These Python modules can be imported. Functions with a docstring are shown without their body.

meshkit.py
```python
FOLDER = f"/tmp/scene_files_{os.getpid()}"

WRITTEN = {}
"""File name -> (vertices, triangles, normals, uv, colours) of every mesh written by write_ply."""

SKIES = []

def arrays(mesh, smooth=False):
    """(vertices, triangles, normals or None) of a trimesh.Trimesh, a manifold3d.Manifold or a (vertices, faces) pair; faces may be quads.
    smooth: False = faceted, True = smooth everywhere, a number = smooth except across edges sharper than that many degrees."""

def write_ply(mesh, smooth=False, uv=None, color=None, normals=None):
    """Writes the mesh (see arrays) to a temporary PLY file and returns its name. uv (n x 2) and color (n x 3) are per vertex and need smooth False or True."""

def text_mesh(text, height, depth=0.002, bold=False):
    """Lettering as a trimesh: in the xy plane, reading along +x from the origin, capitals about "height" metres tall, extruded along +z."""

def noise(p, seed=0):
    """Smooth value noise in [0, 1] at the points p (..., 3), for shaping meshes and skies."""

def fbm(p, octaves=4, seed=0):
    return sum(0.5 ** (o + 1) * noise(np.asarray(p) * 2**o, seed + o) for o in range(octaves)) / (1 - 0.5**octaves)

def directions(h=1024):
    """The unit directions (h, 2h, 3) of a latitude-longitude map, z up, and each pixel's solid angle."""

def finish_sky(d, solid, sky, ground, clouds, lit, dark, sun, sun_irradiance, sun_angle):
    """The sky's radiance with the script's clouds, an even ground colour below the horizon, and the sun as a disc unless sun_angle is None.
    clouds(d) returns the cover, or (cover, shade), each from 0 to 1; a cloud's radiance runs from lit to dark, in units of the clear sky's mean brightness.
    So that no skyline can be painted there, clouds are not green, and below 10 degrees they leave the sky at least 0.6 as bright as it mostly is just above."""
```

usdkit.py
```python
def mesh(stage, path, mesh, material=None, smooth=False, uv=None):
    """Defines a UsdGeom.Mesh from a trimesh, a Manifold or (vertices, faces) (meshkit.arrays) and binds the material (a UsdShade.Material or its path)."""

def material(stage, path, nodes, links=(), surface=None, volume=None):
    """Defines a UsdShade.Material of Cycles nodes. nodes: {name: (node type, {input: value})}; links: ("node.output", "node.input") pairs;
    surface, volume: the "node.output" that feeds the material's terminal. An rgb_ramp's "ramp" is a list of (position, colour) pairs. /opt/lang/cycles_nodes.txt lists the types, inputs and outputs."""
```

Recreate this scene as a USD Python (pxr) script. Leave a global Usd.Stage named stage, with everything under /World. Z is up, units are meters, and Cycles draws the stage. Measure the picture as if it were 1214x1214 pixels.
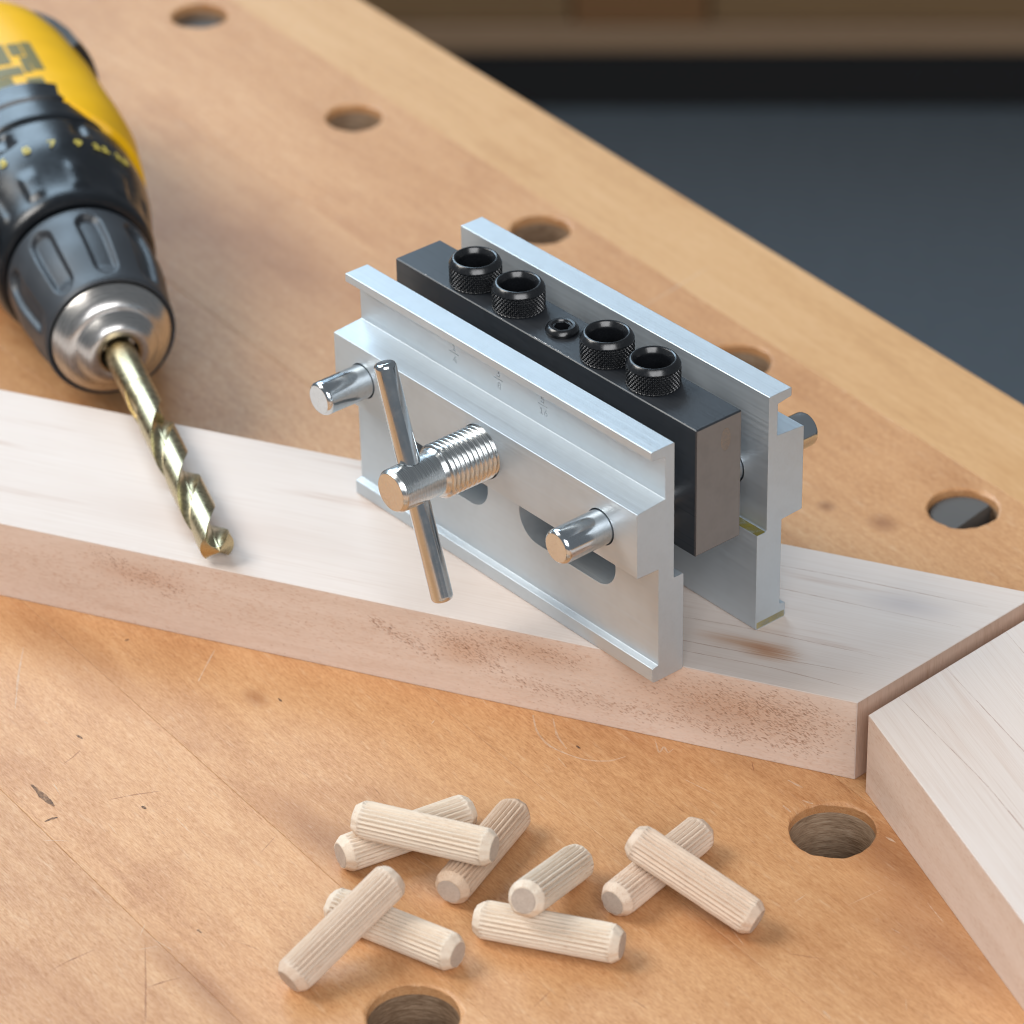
import math, random, numpy as np, trimesh, manifold3d, usdkit, meshkit
from shapely.geometry import Polygon, Point, box as sbox
from pxr import Usd, UsdGeom, UsdLux, UsdShade, Sdf, Gf

stage = Usd.Stage.CreateInMemory()
UsdGeom.SetStageUpAxis(stage, UsdGeom.Tokens.z)
UsdGeom.SetStageMetersPerUnit(stage, 1.0)
UsdGeom.Xform.Define(stage, '/World')
UsdGeom.Scope.Define(stage, '/World/Looks')
S = 0.0013            # metres per modelling unit
random.seed(4)
rng = np.random.default_rng(4)
sm = lambda a, b, x: (lambda t: t * t * (3 - 2 * t))(np.clip((x - a) / (b - a), 0, 1))

# ------------------------------------------------------------------ camera
PITCH, ROLL, CAM_H, FOC = 0.56837, -0.02007, 479.288, 4700.0 / 1214
cam = UsdGeom.Camera.Define(stage, '/World/camera')
cam.CreateHorizontalApertureAttr(36.0)
cam.CreateVerticalApertureAttr(36.0)
cam.CreateFocalLengthAttr(36.0 * FOC)
cam.CreateFStopAttr(15.0)
cam.CreateFocusDistanceAttr(798 * S)
cam.CreateClippingRangeAttr(Gf.Vec2f(0.05, 50))
cam.CreateExposureAttr(0.0)
fw = np.array([0, math.cos(PITCH), -math.sin(PITCH)])
up = np.array([0, math.sin(PITCH), math.cos(PITCH)])
rt = np.array([1.0, 0, 0])
c_, s_ = math.cos(ROLL), math.sin(ROLL)
r2, u2 = c_ * rt + s_ * up, -s_ * rt + c_ * up
m = Gf.Matrix4d(*r2, 0, *u2, 0, *(-fw), 0, 0, 0, CAM_H * S, 1)
cam.AddTransformOp().Set(m)

# ------------------------------------------------------------------ light (a workshop: window behind left, ceiling lamps, plus an added fill in front)
dome = UsdLux.DomeLight.Define(stage, '/World/room_light')
dm = usdkit.material(stage, '/World/Looks/room_light', {'b': ('background_shader', {'color': (0.84, 0.92, 1.0), 'strength': 0.19})}, surface='b.background')
UsdShade.MaterialBindingAPI.Apply(dome.GetPrim()).Bind(dm)
JIG = np.array([0.013, 0.91, 0.06])


def rect_light(name, pos, w, h, intensity, color, target=JIG):
    l = UsdLux.RectLight.Define(stage, '/World/' + name)
    l.CreateWidthAttr(w)
    l.CreateHeightAttr(h)
    l.CreateIntensityAttr(intensity)
    l.CreateColorAttr(Gf.Vec3f(*color))
    pos = np.array(pos, float)
    z = pos - np.array(target)
    z /= np.linalg.norm(z)
    x = np.cross([0, 0, 1.0], z)
    x /= np.linalg.norm(x)
    y = np.cross(z, x)
    l.AddTransformOp().Set(Gf.Matrix4d(*x, 0, *y, 0, *z, 0, *pos, 1))


rect_light('window_light', (-1.3, 3.1, 1.9), 2.4, 1.4, 7.0, (0.60, 0.81, 1.0))
rect_light('ceiling_lamp', (-1.7, 1.2, 1.9), 1.1, 1.1, 11.5, (1.0, 0.96, 0.90))
rect_light('front_lamp', (0.35, -1.3, 1.6), 2.2, 1.5, 5.2, (0.98, 0.985, 1.0))  # added soft fill behind the camera, brightens the front faces

# ------------------------------------------------------------------ helpers
taken = {}


def numbered(name, parent='/World'):
    k = taken.get((parent, name), 0)
    taken[(parent, name)] = k + 1
    return name if k == 0 else f'{name}_{k:03d}'


def tag(p, label=None, cat=None, group=None, kind=None):
    p = p.GetPrim() if hasattr(p, 'GetPrim') else p
    for k, v in (('label', label), ('category', cat), ('group', group), ('kind', kind)):
        if v:
            p.SetCustomDataByKey(k, v)
    return p


def thing(name, label, cat, loc=(0, 0, 0), rotz=0.0, group=None, matrix=None):
    x = UsdGeom.Xform.Define(stage, '/World/' + numbered(name))
    if matrix is not None:
        M = np.eye(4)
        M[:3, :3] = matrix
        M[:3, 3] = np.array(loc) * S
        x.AddTransformOp().Set(Gf.Matrix4d(*M.T.ravel()))
    else:
        x.AddTranslateOp().Set(Gf.Vec3d(*(np.array(loc, float) * S)))
        x.AddRotateZOp().Set(float(rotz))
    return tag(x, label, cat, group)


def obj(name, mesh, mat, parent=None, smooth=30, label=None):
    pp = parent.GetPath().pathString if parent is not None else '/World'
    if hasattr(mesh, 'to_mesh') or isinstance(mesh, (tuple, list)):
        v, f, _ = meshkit.arrays(mesh)
        mesh = trimesh.Trimesh(v, f, process=False)
    mm = mesh.copy()
    mm.vertices = np.array(mm.vertices) * S
    o = usdkit.mesh(stage, pp + '/' + numbered(name, pp), mm, mat, smooth=smooth).GetPrim()
    if label:
        o.SetCustomDataByKey('label', label)
    return o


def man(mesh):
    return manifold3d.Manifold(manifold3d.Mesh(np.asarray(mesh.vertices, np.float32), np.asarray(mesh.faces, np.uint32)))


def cross(poly):
    return manifold3d.CrossSection([np.array(poly.exterior.coords)[:-1]] + [np.array(r.coords)[:-1] for r in poly.interiors], manifold3d.FillRule.EvenOdd)


def lathe(prof, n=96, disp=None, closed=False):
    """Surface of revolution about +z of the (z, r) points; disp(phi, z, r) adds to the radius; closed joins last to first (a ring)."""
    prof = np.array(prof, float)
    phi = np.linspace(0, 2 * np.pi, n, endpoint=False)
    Z, P = np.meshgrid(prof[:, 0], phi, indexing='ij')
    R = np.repeat(prof[:, 1:2], n, 1)
    if disp is not None:
        R = R + disp(P, Z, R)
    V = np.stack([R * np.cos(P), R * np.sin(P), Z], -1).reshape(-1, 3)
    k = len(prof)
    F = []
    idx = np.arange(n)
    nx = (idx + 1) % n
    for i in range(k if closed else k - 1):
        a, b = i * n, ((i + 1) % k) * n
        F += [np.stack([a + idx, a + nx, b + nx], 1), np.stack([a + idx, b + nx, b + idx], 1)]
    if not closed:
        V = np.vstack([V, [[0, 0, prof[0, 0]], [0, 0, prof[-1, 0]]]])
        F += [np.stack([nx, idx, np.full(n, k * n)], 1), np.stack([(k - 1) * n + idx, (k - 1) * n + nx, np.full(n, k * n + 1)], 1)]
    t = trimesh.Trimesh(V, np.vstack(F), process=False)
    if t.volume < 0:
        t.invert()
    return t


def place(mesh, origin, zdir, xref=(1, 0, 0)):
    z = np.array(zdir, float)
    z /= np.linalg.norm(z)
    x = np.array(xref, float)
    x = x - z * (x @ z)
    x /= np.linalg.norm(x)
    y = np.cross(z, x)
    M = np.eye(4)
    M[:3, 0], M[:3, 1], M[:3, 2], M[:3, 3] = x, y, z, origin
    t = mesh.copy()
    t.apply_transform(M)
    return t


def chamfer_box(x0, x1, y0, y1, z0, z1, c):
    pts = []
    for x, sx in ((x0, 1), (x1, -1)):
        for y, sy in ((y0, 1), (y1, -1)):
            for z, sz in ((z0, 1), (z1, -1)):
                pts += [(x + sx * c, y + sy * c, z), (x + sx * c, y, z + sz * c), (x, y + sy * c, z + sz * c)]
    return manifold3d.Manifold.hull_points(np.array(pts, np.float64))


# ------------------------------------------------------------------ materials
def mat(name, nodes, links, surface='p.BSDF'):
    return usdkit.material(stage, '/World/Looks/' + name, nodes, links, surface=surface)


def coords(per_object=0.0, wobble=0.0):
    """Object coordinates in modelling units, moved by a different amount for each object."""
    n = {'tc': ('texture_coordinate', {}), 'sc': ('vector_math', {'math_type': 'scale', 'scale': 1.0 / S}),
         'oi': ('object_info', {}), 'om': ('math', {'math_type': 'multiply', 'value2': per_object}),
         'oc': ('combine_xyz', {}), 'co': ('vector_math', {'math_type': 'add'})}
    l = [('tc.object', 'sc.vector1'), ('oi.random', 'om.value1'), ('om.value', 'oc.x'), ('om.value', 'oc.y'), ('om.value', 'oc.z'), ('sc.vector', 'co.vector1'), ('oc.vector', 'co.vector2')]
    return n, l


def wood(name, ramp, big=(0.006, 0.05, 0.05), grain=(0.02, 0.9, 0.9), fine=(0.12, 5, 5), fine_amt=0.5, rough=(0.45, 0.6), spec=0.35, per_object=500.0, tone=0.12,
         fleck=None, blotch=None, bump=0.05, distort=0.6, dirt=None, spots=()):
    n, l = coords(per_object)
    n.update({
        'm1': ('mapping', {'scale': big}), 'n1': ('noise_texture', {'scale': 1.0, 'detail': 3.0, 'distortion': distort}),
        'm2': ('mapping', {'scale': grain}), 'n2': ('noise_texture', {'scale': 1.0, 'detail': 5.0, 'roughness': 0.6, 'distortion': distort}),
        'm3': ('mapping', {'scale': fine}), 'n3': ('noise_texture', {'scale': 1.0, 'detail': 4.0, 'roughness': 0.65}),
        'a1': ('mix_float', {'fac': 0.55}), 'a2': ('mix_float', {'fac': fine_amt}),
        'r': ('rgb_ramp', {'ramp': ramp}),
        'tv': ('map_range', {'from_min': 0.0, 'from_max': 1.0, 'to_min': 1 - tone, 'to_max': 1 + tone}),
        'hs': ('hsv', {}),
        'rr': ('map_range', {'from_min': 0.3, 'from_max': 0.7, 'to_min': rough[1], 'to_max': rough[0]}),
        'bp': ('bump', {'strength': 1.0, 'distance': bump * S}),
        'bv': ('bevel', {'radius': 0.25 * S, 'samples': 4}),
        'p': ('principled_bsdf', {'specular_ior_level': spec})})
    l += [('co.vector', 'm1.vector'), ('m1.vector', 'n1.vector'), ('co.vector', 'm2.vector'), ('m2.vector', 'n2.vector'), ('co.vector', 'm3.vector'), ('m3.vector', 'n3.vector'),
          ('n1.fac', 'a1.a'), ('n2.fac', 'a1.b'), ('a1.result', 'a2.a'), ('n3.fac', 'a2.b'), ('a2.result', 'r.fac'), ('oi.random', 'tv.value'), ('tv.result', 'hs.value'),
          ('n3.fac', 'rr.value'), ('rr.result', 'p.roughness'), ('n3.fac', 'bp.height'), ('bv.bevel', 'bp.normal'), ('bp.normal', 'p.normal')]
    col = 'r.color'
    if blotch:      # wide stains: (scale, colour, from, to)
        n.update({'mb': ('mapping', {'scale': blotch[0]}), 'nb': ('noise_texture', {'scale': 1.0, 'detail': 4.0, 'roughness': 0.6}),
                  'rb': ('map_range', {'from_min': blotch[2], 'from_max': blotch[3], 'to_min': 0.0, 'to_max': blotch[4], 'clamp': True}),
                  'xb': ('mix_color', {'blend_type': 'multiply', 'b': blotch[1]})})
        l += [('co.vector', 'mb.vector'), ('mb.vector', 'nb.vector'), ('nb.fac', 'rb.value'), ('rb.result', 'xb.fac'), (col, 'xb.a')]
        col = 'xb.result'
    if fleck:       # small dark dashes: (scale, colour, from, to, amount, region scale)
        n.update({'mf': ('mapping', {'scale': fleck[0]}), 'nf': ('noise_texture', {'scale': 1.0, 'detail': 2.0}),
                  'rf': ('map_range', {'from_min': fleck[2], 'from_max': fleck[3], 'to_min': 0.0, 'to_max': fleck[4], 'clamp': True}),
                  'mg': ('mapping', {'scale': fleck[5]}), 'ng': ('noise_texture', {'scale': 1.0, 'detail': 2.0}),
                  'rg': ('map_range', {'from_min': 0.35, 'from_max': 0.62, 'to_min': 0.12, 'to_max': 1.0, 'clamp': True}),
                  'fm': ('math', {'math_type': 'multiply'}),
                  'xf': ('mix_color', {'blend_type': 'multiply', 'b': fleck[1]})})
        l += [('co.vector', 'mf.vector'), ('mf.vector', 'nf.vector'), ('nf.fac', 'rf.value'), ('co.vector', 'mg.vector'), ('mg.vector', 'ng.vector'), ('ng.fac', 'rg.value'),
              ('rf.result', 'fm.value1'), ('rg.result', 'fm.value2'), ('fm.value', 'xf.fac'), (col, 'xf.a')]
        col = 'xf.result'
    if dirt:        # more small marks, other direction
        n.update({'md': ('mapping', {'scale': dirt[0]}), 'nd': ('noise_texture', {'scale': 1.0, 'detail': 3.0, 'roughness': 0.7}),
                  'rd': ('map_range', {'from_min': dirt[2], 'from_max': dirt[3], 'to_min': 0.0, 'to_max': dirt[4], 'clamp': True}),
                  'xd': ('mix_color', {'blend_type': 'mix', 'b': dirt[1]})})
        l += [('co.vector', 'md.vector'), ('md.vector', 'nd.vector'), ('nd.fac', 'rd.value'), ('rd.result', 'xd.fac'), (col, 'xd.a')]
        col = 'xd.result'
    for k, (c, radii, colour, amount, rough_edge) in enumerate(spots):      # single stains where the thing has them
        a = f's{k}'
        n.update({a + 'd': ('vector_math', {'math_type': 'subtract', 'vector2': c}), a + 's': ('vector_math', {'math_type': 'divide', 'vector2': radii}),
                  a + 'l': ('vector_math', {'math_type': 'length'}), a + 'j': ('math', {'math_type': 'multiply_add', 'value2': -rough_edge}),
                  a + 'r': ('map_range', {'from_min': 1.0 - rough_edge * 0.5, 'from_max': 0.15 - rough_edge * 0.5, 'to_min': 0.0, 'to_max': amount, 'clamp': True}),
                  a + 'x': ('mix_color', {'blend_type': 'multiply', 'b': colour})})
        l += [('sc.vector', a + 'd.vector1'), (a + 'd.vector', a + 's.vector1'), (a + 's.vector', a + 'l.vector1'), ('a2.result', a + 'j.value1'), (a + 'l.value', a + 'j.value3'),
              (a + 'j.value', a + 'r.value'), (a + 'r.result', a + 'x.fac'), (col, a + 'x.a')]
        col = a + 'x.result'
    l += [(col, 'hs.color'), ('hs.color', 'p.base_color')]
    return mat(name, n, l)


bench_wood = wood('bench_wood', [(0.30, (0.355, 0.15, 0.055)), (0.43, (0.515, 0.255, 0.108)), (0.53, (0.605, 0.325, 0.15)), (0.66, (0.69, 0.415, 0.215))],
                  big=(0.012, 0.032, 0.03), grain=(0.06, 0.5, 0.5), fine=(0.55, 3.0, 3.0), fine_amt=0.52, rough=(0.36, 0.55), spec=0.45, tone=0.05,
                  blotch=((0.022, 0.035, 0.03), (0.76, 0.66, 0.58), 0.52, 0.76, 0.8),
                  fleck=((0.9, 3.2, 3.0), (0.62, 0.45, 0.32), 0.56, 0.74, 0.6, (0.03, 0.05, 0.05)),
                  dirt=((0.15, 0.9, 0.5), (0.74, 0.53, 0.35), 0.60, 0.78, 0.45), bump=0.05,
                  spots=[((342.7, -183.0, 0), (22, 6, 20), (0.68, 0.63, 0.60), 0.8, 1.6), ((366, -226, 0), (26, 4.5, 20), (0.68, 0.60, 0.54), 0.8, 1.6), ((318.4, -18.6, 0), (5, 4, 20), (0.55, 0.45, 0.42), 0.8, 0.8),
                         ((305.3, -24.2, 0), (3, 2.6, 20), (0.5, 0.42, 0.40), 0.8, 0.6), ((413, -96, 0), (26, 9, 20), (0.62, 0.54, 0.48), 0.9, 1.0), ((438, -106, 0), (26, 10, 20), (0.62, 0.52, 0.46), 0.8, 1.0),
                         ((291, -167, 0), (5, 3, 20), (0.62, 0.50, 0.42), 0.8, 0.7), ((412, -136, 0), (14, 6, 20), (0.70, 0.60, 0.55), 0.8, 0.9), ((130, -60, 0), (60, 22, 20), (0.74, 0.68, 0.66), 0.9, 1.0),
                         ((250, -190, 0), (30, 9, 20), (0.78, 0.72, 0.68), 0.8, 1.4)])
rail_wood = wood('bench_rail_wood', [(0.30, (0.46, 0.24, 0.10)), (0.5, (0.60, 0.345, 0.155)), (0.70, (0.68, 0.43, 0.225))],
                 big=(0.01, 0.06, 0.06), grain=(0.03, 0.5, 0.5), fine=(0.25, 2.6, 2.6), fine_amt=0.4, rough=(0.36, 0.55), spec=0.45, tone=0.03,
                 blotch=((0.02, 0.04, 0.03), (0.8, 0.68, 0.55), 0.56, 0.8, 0.7), bump=0.05)
TH0 = 19.05
maple_top = dict(big=(0.005, 0.05, 0.05), grain=(0.009, 1.3, 1.3), fine=(0.06, 5.5, 5.5), fine_amt=0.5, rough=(0.42, 0.58), spec=0.35)
maple_ramp = [(0.30, (0.58, 0.45, 0.375)), (0.40, (0.675, 0.565, 0.495)), (0.52, (0.715, 0.615, 0.55)), (0.7, (0.745, 0.655, 0.595))]
maple_2 = wood('maple_plain', maple_ramp, tone=0.02, blotch=((0.012, 0.16, 0.16), (0.86, 0.74, 0.67), 0.60, 0.75, 0.4), bump=0.04, **maple_top)
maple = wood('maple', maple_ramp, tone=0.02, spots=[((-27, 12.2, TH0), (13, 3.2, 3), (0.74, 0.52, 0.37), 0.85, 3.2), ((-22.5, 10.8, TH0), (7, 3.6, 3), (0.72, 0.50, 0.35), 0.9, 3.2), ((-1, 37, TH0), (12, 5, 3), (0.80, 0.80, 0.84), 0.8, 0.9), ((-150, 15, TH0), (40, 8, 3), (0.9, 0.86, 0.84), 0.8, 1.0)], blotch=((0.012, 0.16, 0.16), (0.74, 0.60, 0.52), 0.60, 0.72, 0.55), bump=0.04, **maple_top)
maple_edge = wood('maple_edge', [(0.30, (0.61, 0.45, 0.355)), (0.45, (0.70, 0.555, 0.46)), (0.56, (0.745, 0.61, 0.52)), (0.72, (0.775, 0.65, 0.565))],
                  big=(0.01, 0.1, 0.09), grain=(0.035, 0.4, 0.3), fine=(0.5, 3.0, 3.0), fine_amt=0.35, rough=(0.5, 0.65), spec=0.3, tone=0.02,
                  fleck=((0.9, 2.6, 2.4), (0.80, 0.64, 0.54), 0.54, 0.70, 0.5, (0.018, 0.10, 0.12)), bump=0.05,
                  spots=[((-26, 0, 11.5), (30, 3, 8.5), (0.86, 0.73, 0.63), 0.9, 1.6), ((-72, 0, 15), (22, 3, 5), (0.86, 0.74, 0.65), 0.85, 1.6), ((-86, 0, 11), (9, 3, 4.5), (0.86, 0.73, 0.63), 0.8, 1.6), ((-160, 0, 13), (16, 3, 4), (0.86, 0.75, 0.68), 0.8, 1.6)])
maple_end = wood('maple_end_grain', [(0.30, (0.44, 0.29, 0.21)), (0.5, (0.56, 0.40, 0.31)), (0.7, (0.62, 0.46, 0.37))],
                 big=(0.1, 0.1, 0.01), grain=(0.8, 0.8, 0.05), fine=(3, 3, 0.3), rough=(0.6, 0.75), spec=0.2, bump=0.05)
dowel_wood = wood('dowel_wood', [(0.30, (0.62, 0.47, 0.345)), (0.45, (0.76, 0.63, 0.50)), (0.6, (0.81, 0.70, 0.575)), (0.75, (0.84, 0.745, 0.635))],
                  big=(0.03, 0.1, 0.1), grain=(0.06, 1.0, 1.0), fine=(0.5, 6, 6), fine_amt=0.45, rough=(0.6, 0.75), spec=0.22, tone=0.05, bump=0.12,
                  fleck=((0.6, 5, 5), (0.7, 0.52, 0.4), 0.58, 0.72, 0.6, (0.1, 0.2, 0.2)))
dowel_tan = wood('dowel_wood_tan', [(0.30, (0.50, 0.345, 0.235)), (0.45, (0.62, 0.455, 0.33)), (0.6, (0.69, 0.525, 0.395)), (0.75, (0.74, 0.60, 0.475))],
                 big=(0.03, 0.1, 0.1), grain=(0.06, 1.0, 1.0), fine=(0.5, 6, 6), fine_amt=0.45, rough=(0.6, 0.75), spec=0.22, tone=0.05, bump=0.12,
                 fleck=((0.6, 5, 5), (0.7, 0.52, 0.4), 0.58, 0.72, 0.6, (0.1, 0.2, 0.2)))
dowel_pink = wood('dowel_wood_pink', [(0.30, (0.57, 0.42, 0.315)), (0.45, (0.71, 0.555, 0.43)), (0.6, (0.77, 0.63, 0.505)), (0.75, (0.81, 0.69, 0.57))],
                  big=(0.03, 0.1, 0.1), grain=(0.06, 0.8, 0.8), fine=(0.5, 6, 6), fine_amt=0.45, rough=(0.6, 0.75), spec=0.22, tone=0.05, bump=0.12,
                  fleck=((0.6, 5, 5), (0.7, 0.52, 0.4), 0.56, 0.72, 0.7, (0.1, 0.2, 0.2)))
dowel_end = wood('dowel_end_grain', [(0.3, (0.46, 0.36, 0.29)), (0.5, (0.60, 0.50, 0.42)), (0.7, (0.72, 0.62, 0.54))],
                 big=(1, 0.5, 0.5), grain=(2, 2, 2), fine=(6, 6, 6), rough=(0.7, 0.8), spec=0.2, tone=0.08, bump=0.25)
hole_shade_wood = wood('dog_hole_shade_wood', [(0.3, (0.09, 0.048, 0.026)), (0.43, (0.20, 0.125, 0.075)), (0.55, (0.36, 0.25, 0.165)), (0.68, (0.50, 0.385, 0.28))], big=(0.07, 0.07, 0.03), grain=(0.16, 0.16, 1.2), fine=(0.5, 0.5, 4.0), fine_amt=0.4, rough=(0.5, 0.65), spec=0.3, tone=0.05, bump=0.1)  # dark tones stand in for shade down in the holes
cabinet_wood = wood('cabinet_wood', [(0.3, (0.17, 0.10, 0.045)), (0.7, (0.25, 0.155, 0.075))], rough=(0.5, 0.6), tone=0.03)
cabinet_rail_wood = wood('cabinet_rail_wood', [(0.3, (0.23, 0.145, 0.085)), (0.7, (0.31, 0.205, 0.125))], rough=(0.5, 0.6), tone=0.03)
cabinet_red_wood = wood('cabinet_stile_wood', [(0.3, (0.18, 0.085, 0.033)), (0.7, (0.235, 0.12, 0.05))], rough=(0.5, 0.6), tone=0.03)


def metal(name, color, rough, streak=(0.02, 4.0, 4.0), amount=0.1, tint=0.06, bump=0.01, bevel=0.18, metallic=1.0, blotch=0.0, spec=0.5):
    n, l = coords(300.0)
    n.update({'m': ('mapping', {'scale': streak}), 'n': ('noise_texture', {'scale': 1.0, 'detail': 4.0, 'roughness': 0.6}),
              'nn': ('noise_texture', {'scale': 0.25, 'detail': 4.0, 'roughness': 0.6}),
              'r': ('map_range', {'from_min': 0.3, 'from_max': 0.7, 'to_min': max(rough - amount, 0.02), 'to_max': rough + amount}),
              'c': ('mix_color', {'a': tuple(np.array(color) * (1 - tint)), 'b': tuple(np.minimum(np.array(color) * (1 + tint), 1))}),
              'rb': ('map_range', {'from_min': 0.45, 'from_max': 0.75, 'to_min': 0.0, 'to_max': blotch, 'clamp': True}),
              'c2': ('mix_color', {'b': tuple(np.array(color) * 0.55)}),
              'bv': ('bevel', {'radius': bevel * S, 'samples': 4}), 'bp': ('bump', {'strength': 1.0, 'distance': bump * S}),
              'p': ('principled_bsdf', {'metallic': metallic, 'specular_ior_level': spec})})
    l += [('co.vector', 'm.vector'), ('m.vector', 'n.vector'), ('co.vector', 'nn.vector'), ('n.fac', 'r.value'), ('r.result', 'p.roughness'), ('n.fac', 'c.fac'), ('c.result', 'c2.a'),
          ('nn.fac', 'rb.value'), ('rb.result', 'c2.fac'), ('c2.result', 'p.base_color'),
          ('n.fac', 'bp.height'), ('bv.bevel', 'bp.normal'), ('bp.normal', 'p.normal')]
    return mat(name, n, l)


aluminium = metal('aluminium', (0.555, 0.61, 0.65), 0.50, streak=(0.010, 2.2, 2.2), amount=0.10, tint=0.10, bump=0.035, metallic=0.62, blotch=0.10)
steel_pin = metal('zinc_plated_steel', (0.66, 0.70, 0.73), 0.15, streak=(0.5, 0.5, 0.5), amount=0.05, tint=0.06, bump=0.003, blotch=0.15)
screw_steel = metal('turned_steel', (0.68, 0.70, 0.70), 0.23, streak=(0.15, 7.0, 0.15), amount=0.07, tint=0.08, bump=0.012)
chuck_steel = metal('chuck_steel', (0.62, 0.60, 0.58), 0.27, streak=(0.3, 0.3, 4.0), amount=0.05, bump=0.01)
gold_steel = metal('gold_drill_steel', (0.52, 0.43, 0.26), 0.31, streak=(0.8, 0.8, 0.8), amount=0.09, tint=0.12, bump=0.01, bevel=0.08)
black_oxide = metal('black_oxide_steel', (0.028, 0.032, 0.038), 0.40, streak=(0.05, 2.5, 2.5), amount=0.08, tint=0.25, bump=0.015, metallic=0.0, blotch=0.3, spec=0.7)
lit_block_end_m = metal('lit_black_oxide', (0.19, 0.175, 0.165), 0.5, streak=(1.5, 1.5, 1.5), amount=0.06, tint=0.12, bump=0.015, metallic=0.2, blotch=0.25, spec=0.6)  # block end coloured lighter to paint the light falling on it
bush_black = metal('bushing_black', (0.008, 0.009, 0.011), 0.24, streak=(1.5, 1.5, 1.5), amount=0.06, tint=0.2, bump=0.01, metallic=0.0, bevel=0.1, spec=0.75)


def plastic(name, color, rough, bump=0.02, spec=0.5, tint=0.08):
    n, l = coords(200.0)
    n.update({'n': ('noise_texture', {'scale': 2.2, 'detail': 3.0}), 'n2': ('noise_texture', {'scale': 0.12, 'detail': 3.0}),
              'c': ('mix_color', {'a': tuple(np.array(color) * (1 - tint)), 'b': tuple(np.minimum(1, np.array(color) * (1 + tint)))}),
              'r': ('map_range', {'from_min': 0.3, 'from_max': 0.7, 'to_min': rough - 0.06, 'to_max': rough + 0.06}),
              'bp': ('bump', {'strength': 1.0, 'distance': bump * S}), 'p': ('principled_bsdf', {'specular_ior_level': spec})})
    l += [('co.vector', 'n.vector'), ('co.vector', 'n2.vector'), ('n2.fac', 'c.fac'), ('c.result', 'p.base_color'), ('n2.fac', 'r.value'), ('r.result', 'p.roughness'), ('n.fac', 'bp.height'), ('bp.normal', 'p.normal')]
    return mat(name, n, l)


yellow = plastic('yellow_plastic', (0.86, 0.47, 0.002), 0.42, spec=0.3)
rubber = plastic('black_rubber', (0.018, 0.018, 0.019), 0.6, bump=0.05)
dark_plastic = plastic('black_plastic', (0.008, 0.010, 0.013), 0.25)
sleeve_plastic = plastic('charcoal_plastic', (0.030, 0.034, 0.040), 0.45)
print_yellow = plastic('yellow_print', (0.62, 0.50, 0.08), 0.5)
print_olive = plastic('olive_print', (0.16, 0.13, 0.03), 0.5)
print_grey = plastic('grey_print', (0.20, 0.19, 0.15), 0.5)
light_wear = None


def veil(name, color, fac, scale=0.5):
    n, l = coords(50.0)
    n.update({'n': ('noise_texture', {'scale': scale, 'detail': 3.0, 'roughness': 0.7}), 'r': ('map_range', {'from_min': 0.35, 'from_max': 0.65, 'to_min': fac * 0.25, 'to_max': fac, 'clamp': True}),
              'd': ('principled_bsdf', {'base_color': color, 'roughness': 0.6, 'specular_ior_level': 0.3}), 't': ('transparent_bsdf', {}), 'x': ('mix_closure', {})})
    l += [('co.vector', 'n.vector'), ('n.fac', 'r.value'), ('r.result', 'x.fac'), ('t.BSDF', 'x.closure1'), ('d.BSDF', 'x.closure2')]
    return mat(name, n, l, 'x.closure')


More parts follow.
